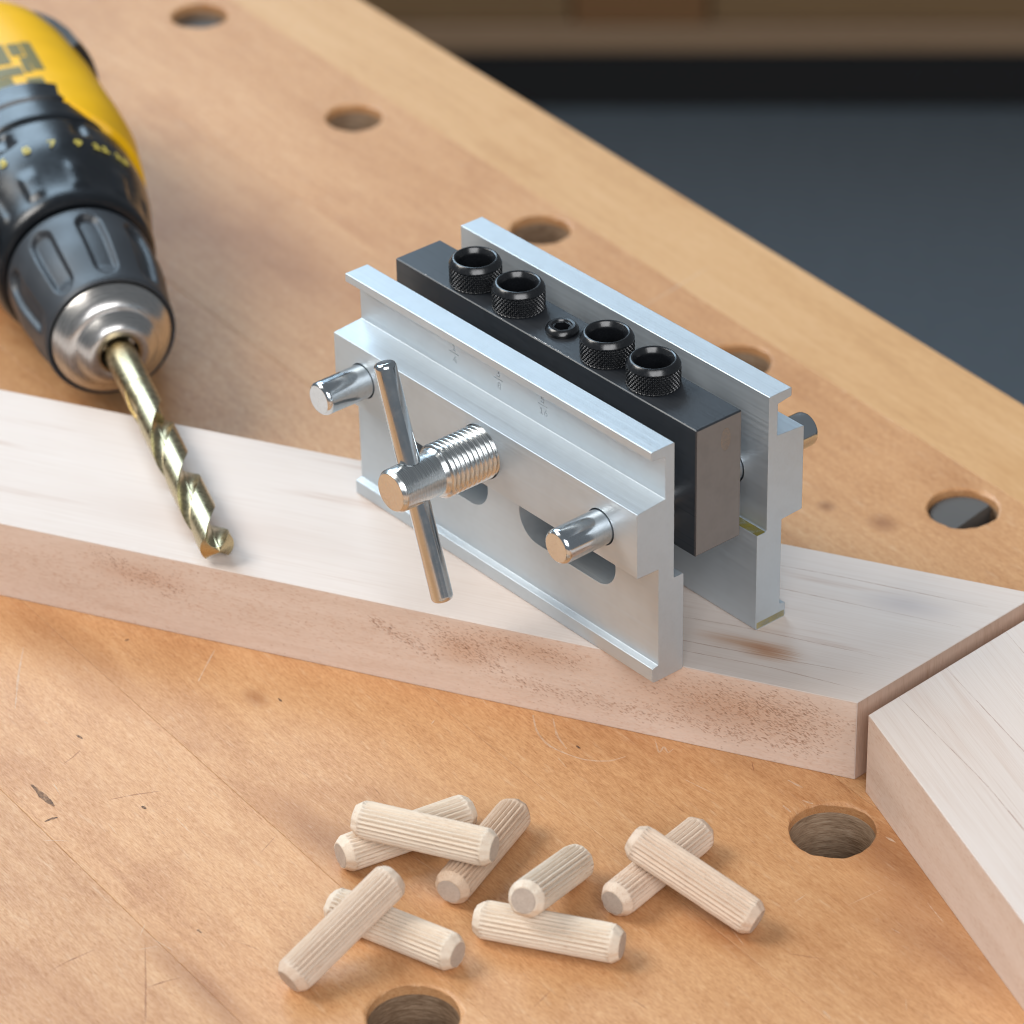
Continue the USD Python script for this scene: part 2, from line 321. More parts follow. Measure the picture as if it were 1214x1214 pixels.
dark_wear = veil('dark_wear', (0.11, 0.07, 0.05), 0.85, 0.8)
light_wear = veil('pale_scratch', (0.82, 0.66, 0.50), 0.55, 0.9)
fine_wear = veil('red_scratch', (0.30, 0.13, 0.08), 0.5, 0.9)
floor_m = plastic('floor_grey', (0.076, 0.092, 0.107), 0.55, bump=0.3, tint=0.2)
dog_m = plastic('dog_grey', (0.09, 0.085, 0.08), 0.6)
shade_black_m = plastic('shade_black', (0.006, 0.006, 0.007), 0.7)  # near black, for the painted shade under the cabinet

# ------------------------------------------------------------------ setting: floor, cabinet
FZ = -654.0
floor = obj('floor', trimesh.creation.box(bounds=[[-2500, -1500, FZ - 20], [2500, 4200, FZ]]), floor_m)
tag(floor, 'dark blue grey workshop floor behind and below the bench', 'floor', kind='structure')

cabt = thing('cabinet', 'low brown wooden cabinet standing on the dark floor far behind the bench', 'cabinet', (163.7, 2238, FZ), -2.5)
cz = 40.0
bx = lambda x0, x1, y0, y1, z0, z1, c=1.0: chamfer_box(x0, x1, y0, y1, z0, z1, c)
obj('bottom_rail', bx(-560, 460, 0, 25, cz, cz + 18), cabinet_rail_wood, cabt)
obj('bottom_panel', bx(-560, 460, 25.5, 500, cz, cz + 18), cabinet_wood, cabt)
obj('door', bx(-560, -121, 4, 24, cz + 19.5, cz + 500), cabinet_wood, cabt)
obj('stile', bx(-119, -36, 1, 25, cz + 18.5, cz + 500), cabinet_red_wood, cabt)
obj('door', bx(-34, 460, 4, 24, cz + 19.5, cz + 500), cabinet_wood, cabt)
obj('carcass', bx(-560, 460, 25.5, 500, cz + 18.5, cz + 500), cabinet_wood, cabt)
obj('top', bx(-575, 475, -12, 505, cz + 500.5, cz + 525), cabinet_rail_wood, cabt)
obj('plinth', bx(-558, 458, 3, 498, 0.3, cz - 0.3), shade_black_m, cabt)  # added black box in place of the shadow band under the cabinet

# ------------------------------------------------------------------ workbench
BO, BR = (-84.661, 1014.279), -54.998
bench = thing('workbench', 'worn honey coloured wooden workbench top with round dog holes', 'workbench', (BO[0], BO[1], 0), BR)
edges = [40.3, 11.3, -38.3, -87.9, -137.6, -188.1, -225.8, -275.0, -325.0, -375.0, -420.0]
holes = [(1.6, -1.1, 7.8), (80.4, -1.7, 7.5), (161.2, 1.1, 7.6), (242.9, 0.5, 7.6), (324.4, -0.3, 8.0), (398.6, -99.4, 8.75), (395.8, -198.7, 8.85), (478, -99.4, 8.7), (316, -326, 8.7)]
for i in range(len(edges) - 1):
    y1, y0 = edges[i], edges[i + 1]
    pl = chamfer_box(-420, 640, y0 + 0.02, y1 - 0.02, -62 - 0.3 * (i % 2), 0, 0.08)
    for hx, hy, hr in holes:
        if y0 < hy < y1:
            cut = man(trimesh.creation.cylinder(radius=hr, height=140, sections=72)).translate((hx, hy, 0))
            g_ = rng.uniform(0, 6, 5)
            rim = lambda p, z, r: np.where(z > -0.9, 1, 0) * 0.22 * (np.sin(2 * p + g_[0]) + 0.7 * np.sin(5 * p + g_[1]) + 0.5 * np.sin(9 * p + g_[2]) + 0.35 * np.sin(17 * p + g_[3]))
            cone = man(lathe([(-1.0, hr - 0.6), (-0.6, hr - 0.1), (-0.25, hr + 0.22), (0.02, hr + 0.75), (0.4, hr + 1.2)], 96, rim)).translate((hx, hy, 0))
            pl = pl - cut - cone
    obj('plank', pl, rail_wood if i == 0 else bench_wood, bench)
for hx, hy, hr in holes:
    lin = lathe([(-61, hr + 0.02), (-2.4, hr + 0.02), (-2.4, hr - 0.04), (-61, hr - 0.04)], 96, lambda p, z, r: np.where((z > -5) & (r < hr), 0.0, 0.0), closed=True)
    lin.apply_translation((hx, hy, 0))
    obj('dog_hole', lin, hole_shade_wood, bench)  # thin liner tube whose dark colour paints the shade in the hole
# legs and apron, mostly out of the picture
for x in (-330, 540):
    for y in (-370, -10):
        obj('leg', chamfer_box(x, x + 70, y - 30, y + 30, FZ + 0.5, -63, 1.5), bench_wood, bench)


def strip(pts, w, z=0.03, jitter=0.0, n=24):
    p = np.array(pts, float)
    t = np.linspace(0, 1, len(p))
    q = np.linspace(0, 1, n)
    P = np.stack([np.interp(q, t, p[:, k]) for k in (0, 1)], 1)
    for _ in range(2):
        P[1:-1] = (P[:-2] + 2 * P[1:-1] + P[2:]) / 4
    d = np.gradient(P, axis=0)
    d /= np.linalg.norm(d, axis=1)[:, None]
    nrm = np.stack([-d[:, 1], d[:, 0]], 1)
    jj = np.convolve(rng.uniform(-1, 1, n + 4), np.ones(5) / 5, 'valid') * 1.8
    ww = w * (0.25 + 0.75 * np.sin(np.pi * np.clip(q, 0.02, 0.98)) ** 0.6) * (1 + jitter * jj)
    V = np.vstack([np.c_[P + nrm * ww[:, None] / 2, np.full(n, z)], np.c_[P - nrm * ww[:, None] / 2, np.full(n, z)]])
    F = []
    for i in range(n - 1):
        F += [(i, n + i, n + i + 1), (i, n + i + 1, i + 1)]
    return trimesh.Trimesh(V, F, process=False)


LIGHT = [[(245.4, -196.8), (253.6, -202.7), (264.0, -209.4)], [(270.7, -164.3), (274.5, -168.8), (278.7, -173.5)], [(202.5, 22.0), (205.8, 9.4), (208.1, -1.4)], [(380.5, -96.2), (382.7, -95.8), (384.4, -95.4)], [(386.6, -102.4), (389.3, -102.5)], [(387.6, -98.2), (389.8, -97.2)], [(406.9, -92.6), (409.5, -92.2)], [(440.8, -136.6), (443.4, -136.8)], [(331.1, -124.2), (336.4, -127.2), (342.4, -128.1), (349.9, -125.4), (353.7, -121.4), (354.3, -117.6)], [(334.6, -121.6), (339.9, -124.5), (345.0, -125.7)], [(353.0, -109.1), (357.7, -111.6), (356.0, -109.0), (358.6, -110.0), (358.1, -108.2)], [(271.6, -206.8), (272.9, -206.6)]]
DARK = [([(289.3, -220.0), (293.9, -220.1), (298.6, -220.0)], 1.3), ([(301.9, -224.1), (301.9, -222.6), (302.2, -221.3)], 0.6), ([(279.8, -203.9), (281.9, -203.6)], 0.6), ([(309.2, -205.8), (310.5, -205.6)], 0.7), ([(349.8, -217.8), (351.2, -217.7)], 0.6), ([(294.1, -163.3), (295.5, -163.4)], 0.5), ([(256.3, -178.1), (256.3, -177.0)], 0.5), ([(345.1, -123.4), (346.6, -123.4)], 0.5)]
FINE = [[(343.7, -247.3), (343.2, -242.9), (343.2, -236.9)], [(359.0, -235.1), (359.5, -231.1), (360.4, -227.9)], [(287.0, -211.0), (286.3, -208.5), (285.0, -205.8)], [(303.4, -209.8), (305.0, -204.9), (307.1, -200.1)], [(347.7, -228.3), (358.7, -234.8), (368.0, -240.5)]]
for s in LIGHT:
    obj('scratch', strip(s, 0.42, 0.03, 0.5), light_wear, bench, smooth=False)
for s, w in DARK:
    obj('dent', strip(s, w, 0.035, 0.35), dark_wear, bench, smooth=False)
for s in FINE:
    obj('scratch', strip(s, 0.3, 0.03, 0.5), fine_wear, bench, smooth=False)
for _ in range(70):    # short worn fibres scattered over the top
    x, y = rng.uniform(230, 470), rng.uniform(-260, -90)
    a = rng.normal(0, 0.25) if rng.random() < 0.6 else rng.uniform(-1.6, 1.6)
    L = rng.uniform(1.5, 9)
    if any(math.hypot(x - p[0], y - p[1]) < p[2] + 11 for p in holes):
        continue
    obj('scratch', strip([(x, y), (x + L * math.cos(a), y + L * math.sin(a))], rng.uniform(0.1, 0.24), 0.025, 0.5, 8), light_wear if rng.random() < 0.7 else fine_wear, bench, smooth=False)

# bench dogs sitting below the surface in two of the holes
for k, (hx, hy, hr, lab, rot) in enumerate(((324.4, -0.3, 8.0, 'dark grey bench dog sunk in the dog hole right of the jig', -42), (1.6, -1.1, 7.8, 'grey bench dog sunk in the dog hole at the top left edge', 240))):
    a = math.radians(BR)
    X, Y = BO[0] + hx * math.cos(a) - hy * math.sin(a), BO[1] + hx * math.sin(a) + hy * math.cos(a)
    d = thing('bench_dog', lab, 'bench dog', (X, Y, -30.8 if k == 0 else -33.5), rot)
    body = man(lathe([(0, hr - 0.7), (0.5, hr - 0.3), (28.6, hr - 0.3), (29.2, hr - 0.8)], 48))
    if k == 0:
        body = body - manifold3d.Manifold.cube((30, 30, 14)).translate((hr * 0.3, -15, 20))
    obj('dog_body', body, dog_m, d)

# ------------------------------------------------------------------ boards
TH = 19.05


def make_board(name, label, loc, rot, poly, end_normals, top_m):
    """One solid body with its real chamfers; the sawn faces (edge grain, end grain) are parts 0.02 thick laid on it."""
    t = thing(name, label, 'board', loc, rot)
    pg = Polygon(poly)
    inner = pg.buffer(-0.12, join_style=2)
    pts = [(x, y, 0.12) for x, y in pg.exterior.coords[:-1]] + [(x, y, TH - 0.12) for x, y in pg.exterior.coords[:-1]] + [(x, y, TH) for x, y in inner.exterior.coords[:-1]] + [(x, y, 0.0) for x, y in inner.exterior.coords[:-1]]
    obj('body', manifold3d.Manifold.hull_points(np.array(pts, np.float64)), top_m, t)
    P = list(pg.exterior.coords)[:-1]
    if pg.exterior.is_ccw is False:
        P = P[::-1]
    for i in range(len(P)):
        a, b = np.array(P[i]), np.array(P[(i + 1) % len(P)])
        d = (b - a) / np.linalg.norm(b - a)
        nrm = np.array([d[1], -d[0]])
        q0, q1 = a + d * 0.1, b - d * 0.1
        V = [(*q0, 0.1), (*q1, 0.1), (*q1, TH - 0.1), (*q0, TH - 0.1)]
        V += [(x + nrm[0] * 0.03, y + nrm[1] * 0.03, z) for x, y, z in V]
        end = any(nrm @ np.array(e) > 0.8 for e in end_normals)
        obj('end_grain_face' if end else 'edge_grain_face', manifold3d.Manifold.hull_points(np.array(V, np.float64)), maple_end if end else maple_edge, t, smooth=False)
    return t


W = 50.35
ct1 = W / math.tan(math.radians(64.9))
b1 = make_board('maple_board', 'long pale maple board lying under the doweling jig and the drill bit', (68.31, 647.11, 0), -22.24, [(0, 0), (ct1, W), (-340, W), (-340, 0)], [(1, -0.4), (-1, 0)], maple)
ct2 = W / math.tan(math.radians(114.0))
b2 = make_board('maple_board', 'second pale maple board at the right edge meeting the long board at its mitred end', (70.20, 642.94, 0), -71.14, [(0, 0), (340, 0), (340, W), (ct2, W)], [(-1, -0.4), (1, 0)], maple_2)


def mark(parent, pts, w, z, name, m_, plane='top'):
    s = strip(pts, w, 0.0, 0.3)
    if plane == 'top':
        s.vertices[:, 2] = z
    else:       # front edge: (x, z)
        v = s.vertices.copy()
        s.vertices = np.c_[v[:, 0], np.full(len(v), z), v[:, 1]]
    obj(name, s, m_, parent, smooth=False)




def flecks(parent, n, pick, m_, tilt, size, name='fleck'):
    """Many small ray flecks on the front edge, one mesh."""
    V, F = [], []
    for _ in range(n):
        x, z_ = pick()
        if not 0.4 < z_ < TH - 0.3:
            continue
        L, wd = rng.uniform(0.5, 1.0) * size, rng.uniform(0.14, 0.30) * (0.6 + 0.4 * size)
        a = rng.normal(tilt, 0.22)
        ca, sa = math.cos(a), math.sin(a)
        k = len(V)
        for px_, pz in ((-L / 2, 0), (-L * 0.2, wd / 2), (L * 0.25, wd / 2), (L / 2, 0), (L * 0.2, -wd / 2), (-L * 0.25, -wd / 2)):
            V.append((x + px_ * ca - pz * sa, -0.05, z_ + px_ * sa + pz * ca))
        F += [(k, k + j, k + j + 1) for j in range(1, 5)]
    o = obj(name, trimesh.Trimesh(np.array(V), np.array(F), process=False), m_, parent, smooth=False)
    o.SetCustomDataByKey('kind', 'stuff')


def along(p, q, w):
    def f():
        t = rng.uniform(0, 1)
        return p[0] + (q[0] - p[0]) * t + rng.normal(0, w * 1.2), p[1] + (q[1] - p[1]) * t + rng.normal(0, w)
    return f


fleck_m = veil('ray_fleck', (0.45, 0.27, 0.18), 0.36, 0.6)
flecks(b1, 170, along((-106, 14.5), (-91, 8.0), 0.7), fleck_m, -0.3, 1.1)
flecks(b1, 420, along((-92, 15.5), (-76, 8.5), 2.0), fleck_m, -0.3, 0.9)
flecks(b1, 300, along((-84, 15.5), (-60, 14.5), 1.4), fleck_m, -0.3, 0.9)
flecks(b1, 260, along((-172, 16.5), (-150, 10.5), 1.4), fleck_m, -0.3, 0.9)
flecks(b1, 1100, lambda: (rng.triangular(-48, -14, -0.5), rng.triangular(3.5, 13, 18.7)), fleck_m, -0.35, 1.05)
flecks(b1, 500, along((-75, 6.5), (-8, 4.5), 1.1), fleck_m, -0.3, 1.0)
flecks(b1, 350, lambda: (rng.uniform(-200, 0), rng.uniform(0.5, 18.5)), fleck_m, -0.3, 0.7)
mark(b2, [(32, 21), (37, 22.5), (41, 24)], 1.6, TH + 0.03, 'stain', veil('grey_stain', (0.35, 0.24, 0.18), 0.5, 0.7))
line_m = veil('growth_line', (0.46, 0.27, 0.20), 0.5, 0.4)
for p in ([(-20, 38), (60, 39.5), (140, 37)], [(-12, 21), (30, 24), (80, 26.5)], [(-5, 8), (30, 12), (90, 13.5)]):
    mark(b2, p, 0.22, TH + 0.025, 'growth_line', line_m)
for p in ([(-60, 16), (-30, 17.6), (2, 17)], [(-75, 9), (-35, 8.8), (-2, 10)], [(-45, 5.2), (-20, 5.8), (0, 4.4)], [(-70, 33), (-30, 34), (12, 33)], [(-60, 41), (-20, 42.5), (15, 42)]):
    mark(b1, p, 0.2, TH + 0.025, 'growth_line', line_m)

# ------------------------------------------------------------------ doweling jig
JO, JR = (37.298, 663.274, TH), -50.414
jig = thing('doweling_jig', 'aluminium self centring doweling jig with black steel block standing across the board', 'doweling jig', JO, JR)
LU = 96.2
CV = 5.807


def round_poly(pts, r):
    p = Polygon(pts)
    return p.buffer(-r).buffer(2 * r).buffer(-r)


def plate_profile(zt, zb):
    return [(-12.98, 54.83), (-12.98, 52.9), (-9.28, 52.4), (-9.22, zt + 0.3), (-16.68, zt - 0.3), (-16.68, zb + 0.1), (-11.0, zb - 0.1), (-10.95, 3.75), (-12.55, 3.4), (-12.55, 0.3), (-12.2, 0), (-4.6, 0), (-4.27, 0.3), (-4.27, 23.1), (-6.65, 23.1), (-6.9, 23.4), (-6.9, 54.83)]


def rounded(pts, r=0.22):
    p = Polygon(pts)
    return p.buffer(r, 6).buffer(-2 * r, 6).buffer(r, 6)


def plate(zt, zb, mirror):
    pg = rounded(plate_profile(zt, zb))
    if mirror:
        pg = Polygon([(2 * CV - x, y) for x, y in pg.exterior.coords])
    m_ = manifold3d.Manifold.extrude(cross(pg), LU)           # x=v, y=z, extruded along third axis
    M = np.array([[0, 0, -1, 0], [1, 0, 0, 0], [0, 1, 0, 0]], float)
    m_ = m_.transform(M)
    return m_


def ycyl(u, z, r, v0, v1, n=64):
    return man(place(trimesh.creation.cylinder(radius=r, height=v1 - v0, sections=n), (u, (v0 + v1) / 2, z), (0, 1, 0)))


def slot(u0, u1, z0, z1, v0, v1):
    r = (z1 - z0) / 2
    return manifold3d.Manifold.batch_hull([ycyl(u0 + r, z0 + r, r, v0, v1), ycyl(u1 - r, z0 + r, r, v0, v1)])


fp = plate(42.35, 26.95, False)
if fp.volume() < 0:
    print('negative plate volume')
UC = -48.3
fp = fp - ycyl(-86.9, 34.2, 4.0, -20, 0) - ycyl(-10.9, 34.2, 4.0, -20, 0) - ycyl(UC + 0.3, 34.6, 6.05, -20, 0)
fp = fp - slot(-42.9, -12.9, 14.8, 26.2, -20, 0) - slot(-83.5, -53.0, 14.8, 26.2, -20, 0)
for txt_u, lines in ((-65.06, ('1', '4')), (-50.85, ('3', '8')), (-36.93, ('5', '16'))):
    parts = [trimesh.creation.box(bounds=[[-1.45, -0.13, 0], [1.45, 0.13, 0.5]])]
    for k, s in enumerate(lines):
        tm = meshkit.text_mesh(s, 1.55, 0.5)
        w = tm.bounds[:, 0]
        tm.apply_translation([-(w[0] + w[1]) / 2 + (0.25 if k else 0.0), 0.55 if k == 0 else -2.25, 0])
        parts.append(tm)
    for q in parts:
        V = np.array(q.vertices)
        q = trimesh.Trimesh(np.c_[V[:, 0] + txt_u, -9.22 + 0.12 - V[:, 2] + 0.0, V[:, 1] + 47.6], q.faces)
        q.merge_vertices()
        try:
            fp = fp - man(q)
        except Exception as e:
            print('engraving', e)
obj('front_plate', fp, aluminium, jig, label='front aluminium plate with fraction marks stamped below its lip')
bpl = plate(44.7, 24.5, True) - ycyl(-86.9, 34.2, 4.0, 11, 33) - ycyl(-10.9, 34.2, 4.0, 11, 33) - ycyl(UC + 0.3, 34.6, 6.05, 11, 33) - slot(-42.9, -12.9, 13.5, 24.3, 11, 33) - slot(-83.5, -53.0, 13.5, 24.3, 11, 33)
obj('back_plate', bpl, aluminium, jig, label='rear aluminium plate with a plain lip')

BZ0, BZ1 = 24.57, 54.24
bush_u = (-75.9, -62.0, -34.3, -20.3)
blk = chamfer_box(-95.2, -0.93, CV - 6.11, CV + 6.11, BZ0, BZ1, 0.22)
for u in bush_u:
    blk = blk - man(trimesh.creation.cylinder(radius=4.6, height=80, sections=64)).translate((u, CV, 40))
blk = blk - man(trimesh.creation.cylinder(radius=2.9, height=20, sections=64)).translate((UC, CV, 50))
for u in (-86.9, -10.9):
    blk = blk - ycyl(u, 34.2, 4.0, -10, 25)
blk = blk - ycyl(UC + 0.3, 34.6, 6.1, -10, 25)
obj('center_block', blk, black_oxide, jig)
obj('block_end_face', chamfer_box(-0.93, -0.88, CV - 5.9, CV + 5.9, BZ0 + 0.3, BZ1 - 0.3, 0.01), lit_block_end_m, jig, smooth=False, label='grey brown end face of the black block, painted lighter as if lit')


def knurl(phi, z, r):
    on = (sm(54.4, 54.8, z) * (1 - sm(58.6, 58.9, z))) * (r > 5)
    N = 38
    a = phi * N / (2 * np.pi)
    b = z / 1.05
    tri = lambda x: np.abs(2 * (x - np.floor(x)) - 1)
    return -0.42 * on * (1 - np.minimum(tri((a + b)), tri((a - b))) * 1.6).clip(0, 1)


outer = [(54.26, 5.3)] + [(z, 5.62) for z in np.linspace(54.5, 58.9, 34)] + [(59.1, 5.56), (59.6, 5.25), (60.0, 4.95), (60.15, 4.75), (60.18, 4.5), (60.05, 4.25), (59.6, 3.95), (59.2, 3.75)]
thr = []
for k in range(12):
    thr += [(58.9 - k * 0.9, 3.62), (58.5 - k * 0.9, 3.59)]
inner = thr + [(47.6, 3.5), (46, 3.5), (30, 3.5), (30, 4.4), (54.1, 4.4)]
bush = lathe(outer + inner, 456, knurl, closed=True)
first_bush = None
for u in bush_u:
    b_ = bush.copy()
    b_.apply_transform(trimesh.transformations.rotation_matrix(rng.uniform(0, 6), (0, 0, 1)))
    b_.apply_translation((u, CV, 0))
    obj('bushing', b_, bush_black, jig, smooth=28)
hexc = manifold3d.Manifold.cylinder(10, 1.75, 1.75, 6).translate((0, 0, 48))
ss = man(lathe([(46, 2.8), (54.3, 2.8), (54.32, 3.45), (54.9, 3.5), (55.5, 3.2), (55.8, 2.75), (55.75, 2.2), (55.4, 1.95)], 72)) - hexc
obj('set_screw', ss.translate((UC, CV, 0)), bush_black, jig)

for u in (-86.9, -10.9):
    pin = lathe([(-28.4, 2.95), (-28.38, 3.1), (-28.1, 3.45), (-27.7, 3.68), (-27.2, 3.75), (38.8, 3.75), (39.3, 3.68), (39.7, 3.45), (40.0, 3.05)], 96)
    obj('guide_pin', place(pin, (u, 0, 34.2), (0, 1, 0)), steel_pin, jig)
# clamp screw: smooth head, threaded shank running through to the back plate
th = []
z = -28.6
th = [(-40.3, 3.9), (-40.28, 4.05), (-39.9, 4.35), (-39.5, 4.62), (-39.2, 4.7), (-29.6, 4.7), (-29.4, 4.75), (-28.6, 5.3)]
while z < 30:
    th += [(z, 5.35), (z + 0.28, 5.78), (z + 0.5, 5.9), (z + 0.72, 5.78), (z + 1.0, 5.35), (z + 1.1, 5.28)]
    z += 1.2
th += [(31, 4.8)]
scr = man(place(lathe(th, 112), (UC + 0.3, 0, 34.6), (0, 1, 0)))
BC = np.array([UC + 0.3, -34.3, 34.6])
BA = np.array([-56.62, -34.3, 58.94])
BB = np.array([-40.0, -34.3, 9.9])
bd_ = (BB - BA) / np.linalg.norm(BB - BA)
tb = man(place(trimesh.creation.cylinder(radius=2.45, height=30, sections=48), BC, bd_))
obj('clamp_screw', scr - tb, screw_steel, jig)
BL = np.linalg.norm(BB - BA)
bar = lathe([(0, 1.5), (0.05, 1.75), (0.3, 2.1), (0.7, 2.3), (1.2, 2.35), (BL - 1.2, 2.35), (BL - 0.7, 2.3), (BL - 0.3, 2.1), (BL - 0.05, 1.75), (BL, 1.5)], 64)
c0 = BC - bd_ * ((BC - BA) @ bd_)
obj('tommy_bar', place(bar, c0, bd_), steel_pin, jig)

# wear: bright nicks along the block's edge, old oil on the rear plate
nick = metal('bare_steel', (0.75, 0.76, 0.78), 0.35)
V, F = [], []
for _ in range(34):
    u = rng.uniform(-52, -38) if rng.random() < 0.75 else rng.uniform(-93, -3)
    L, k = rng.uniform(0.15, 0.9), len(V)
    e = rng.uniform(0.06, 0.22)
    V += [(u, CV - 6.125 + e * 0.2, BZ1 - 0.2 - e), (u + L, CV - 6.125 + e * 0.2, BZ1 - 0.2 - e * 0.5), (u + L * 0.8, CV - 5.9 + e, BZ1 + 0.02), (u + L * 0.2, CV - 5.9 + e * 0.7, BZ1 + 0.02)]
    F += [(k, k + 1, k + 2), (k, k + 2, k + 3)]
tag(obj('edge_nicks', trimesh.Trimesh(np.array(V), np.array(F), process=False), nick, jig, smooth=False), kind='stuff')
oil = veil('old_oil', (0.30, 0.25, 0.05), 0.8, 0.5)
obj('oil_residue', trimesh.creation.box(bounds=[[-9, 15.95, 23.12], [-0.1, 18.2, 23.16]]), oil, jig, smooth=False)
obj('oil_residue', trimesh.creation.box(bounds=[[0.0, 16.2, 0.25], [0.04, 23.9, 1.7]]), veil('dry_residue', (0.50, 0.43, 0.22), 0.7, 0.5), jig, smooth=False)
obj('wear_mark', trimesh.creation.icosphere(2, 1.0).apply_transform(np.diag([0.012, 1.3, 2.6, 1])).apply_translation((-0.875, CV + 1.8, 49.2)), veil('painted_tan_reflection', (0.42, 0.30, 0.20), 0.3, 1.2), jig, smooth=True)  # tan reflection painted as a thin patch on the block end

# ------------------------------------------------------------------ dowels
DR, DL = 3.75, 29.3
NF = 24


def flute(phi, z, r):
    on = sm(-DL / 2 + 1.6, -DL / 2 + 2.3, z) * (1 - sm(DL / 2 - 2.3, DL / 2 - 1.6, z)) * (r > 3)
    a = phi * NF / (2 * np.pi)
    t = np.abs(2 * (a - np.floor(a)) - 1)
    return on * (-0.56 * (1 - t) ** 1.5 + 0.07) + on * 0.05 * np.sin(phi * 3 + 1.0)


h = DL / 2
dprof = [(-h, 2.55), (-h + 0.05, 2.7), (-h + 1.2, 3.55), (-h + 1.6, 3.7)] + [(z, DR) for z in np.linspace(-h + 1.7, h - 1.7, 24)] + [(h - 1.6, 3.7), (h - 1.2, 3.55), (h - 0.05, 2.7), (h, 2.55)]


def bumpy(seed):
    g = np.random.default_rng(seed)
    ph = g.uniform(0, 6, 6)

    def f(phi, z, r):
        end = (np.abs(z) > h - 1.65)
        return flute(phi, z, r) + end * 0.09 * (np.sin(3 * phi + ph[0]) + 0.7 * np.sin(7 * phi + ph[1]) + 0.5 * np.sin(11 * phi + ph[2]))
    return f


rots = lambda az, ti: trimesh.transformations.rotation_matrix(math.radians(az), (0, 0, 1))[:3, :3] @ trimesh.transformations.rotation_matrix(-math.radians(ti), (0, 1, 0))[:3, :3]
DOW = [((-18.25, 617.24, 11.25), -22.2, 0.0, 'fluted dowel lying level across two others at the back left of the pile'),
       ((-22.21, 627.42, 3.75), 28.6, 0.0, 'fluted dowel mostly hidden under the left part of the level crossing dowel'),
       ((-6.89, 621.28, 3.75), 62.3, 0.0, 'tan fluted dowel passing under the right end of the level crossing dowel'),
       ((-33.89, 592.12, 8.15), 42.3, 20.4, 'fluted dowel nearest the front left, leaning with its far end raised over another'),
       ((-24.16, 597.0, 3.75), -33.6, 0.0, 'fluted dowel on the bench under the leaning one at the front left'),
       ((6.21, 605.65, 8.07), 66.3, -20.1, 'foreshortened fluted dowel in the middle, pointing at the camera with its near end raised'),
       ((5.41, 595.36, 3.75), -18.4, 0.0, 'fluted dowel lying flat at the front centre, carrying the near end of the foreshortened one'),
       ((27.13, 615.0, 3.75), 50.6, 0.0, 'fluted dowel on the bench at the right, crossed over by another dowel'),
       ((33.72, 605.34, 7.8), -32.0, -18.9, 'rightmost fluted dowel, its left end raised on the dowel it crosses')]
for i, (c, az, ti, lab) in enumerate(DOW):
    t = thing('dowel', lab, 'dowel', c, matrix=rots(az, ti) @ trimesh.transformations.rotation_matrix(rng.uniform(0, 6), (1, 0, 0))[:3, :3], group='fluted wooden dowels strewn on the bench')
    dl = lathe(dprof, NF * 12, bumpy(i))
    obj('fluted_shank', place(dl, (0, 0, 0), (1, 0, 0), (0, 1, 0)), {2: dowel_tan, 3: dowel_pink, 7: dowel_pink, 8: dowel_pink}.get(i, dowel_wood), t, smooth=25)
    for s in (-1, 1):
        e = lathe([(0, 2.5), (0.04, 2.45)], 40)
        obj('end_grain', place(e, (s * h, 0, 0), (s, 0, 0), (0, 1, 0)), dowel_end, t)

# ------------------------------------------------------------------ cordless drill
AX = np.array([-0.31558, 0.94861, 0.02345])
AX /= np.linalg.norm(AX)
XL = np.array([-AX[1], AX[0], 0])
XL /= np.linalg.norm(XL)
YU = np.cross(AX, XL)
drill = thing('cordless_drill', 'yellow and black cordless drill lying on the bench with its chuck towards the camera', 'drill', (-63.21, 705.50, 23.0), matrix=np.stack([XL, YU, AX], 1))
# twist drill bit: fluted section extruded with a twist, ground to a point
RB = 3.7
cs = manifold3d.CrossSection.circle(RB, 96)
fl = manifold3d.CrossSection.circle(2.55, 64)
cs = cs - fl.translate((3.15, 0.8)) - fl.translate((-3.15, -0.8))
cs = cs + manifold3d.CrossSection.circle(0.8, 24)
land = manifold3d.CrossSection.circle(RB - 0.14, 96)
TW = 360.0 * 68 / 45
bit = manifold3d.Manifold.extrude(cs, 68, 260, TW)
cone = manifold3d.Manifold.cylinder(2.0, 0.02, RB + 0.05, 96)
keep = manifold3d.Manifold.batch_boolean([cone, manifold3d.Manifold.cylinder(70, RB + 0.05, RB + 0.05, 96).translate((0, 0, 1.999))], manifold3d.OpType.Add)
bit = bit ^ keep
bit = bit.rotate((0, 0, 62)).translate((0, 0, -4.2))
shank = manifold3d.Manifold.cylinder(40, RB, RB, 96).translate((0, 0, 63))
taper = manifold3d.Manifold.cylinder(14, RB - 1.4, RB, 64).translate((0, 0, 50))
obj('twist_bit', bit + shank + taper, gold_steel, drill, smooth=25, label='gold coloured twist drill bit held in the chuck')
# chuck nose (steel), with the bore the bit goes into
obj('chuck_nose', lathe([(92, 4.4), (80.4, 4.4), (79.9, 4.8), (79.6, 5.4), (79.6, 6.6), (79.9, 7.4), (81.2, 8.6), (82.8, 9.4), (83.3, 9.8), (83.5, 10.6), (83.9, 11.4), (85.0, 12.4), (87.6, 14.0), (88.6, 14.3), (92, 14.3)], 96, closed=True), chuck_steel, drill, smooth=32)
for k in range(3):
    a = k * 2 * math.pi / 3 + 0.5
    jaw = chamfer_box(3.4, 4.6, -1.0, 1.0, 81.5, 96, 0.2).rotate((0, 0, math.degrees(a)))
    obj('chuck_jaw', jaw, chuck_steel, drill)


def pockets(phi, z, r):
    N = 9
    a = (phi * N / (2 * np.pi) + 0.12) % 1.0
    a = np.abs(a - 0.5) * 2                     # 0 in the middle of a pocket
    w = 0.52 * np.sqrt(np.clip(1 - np.clip((np.abs(z - 103) - 8.5) / 4.0, 0, 1) ** 2, 0, 1))
    inside = sm(0, 0.16, w - a) * (np.abs(z - 103) < 12.5)
    return -1.05 * inside * sm(91.5, 96, z) - 0.25 * inside


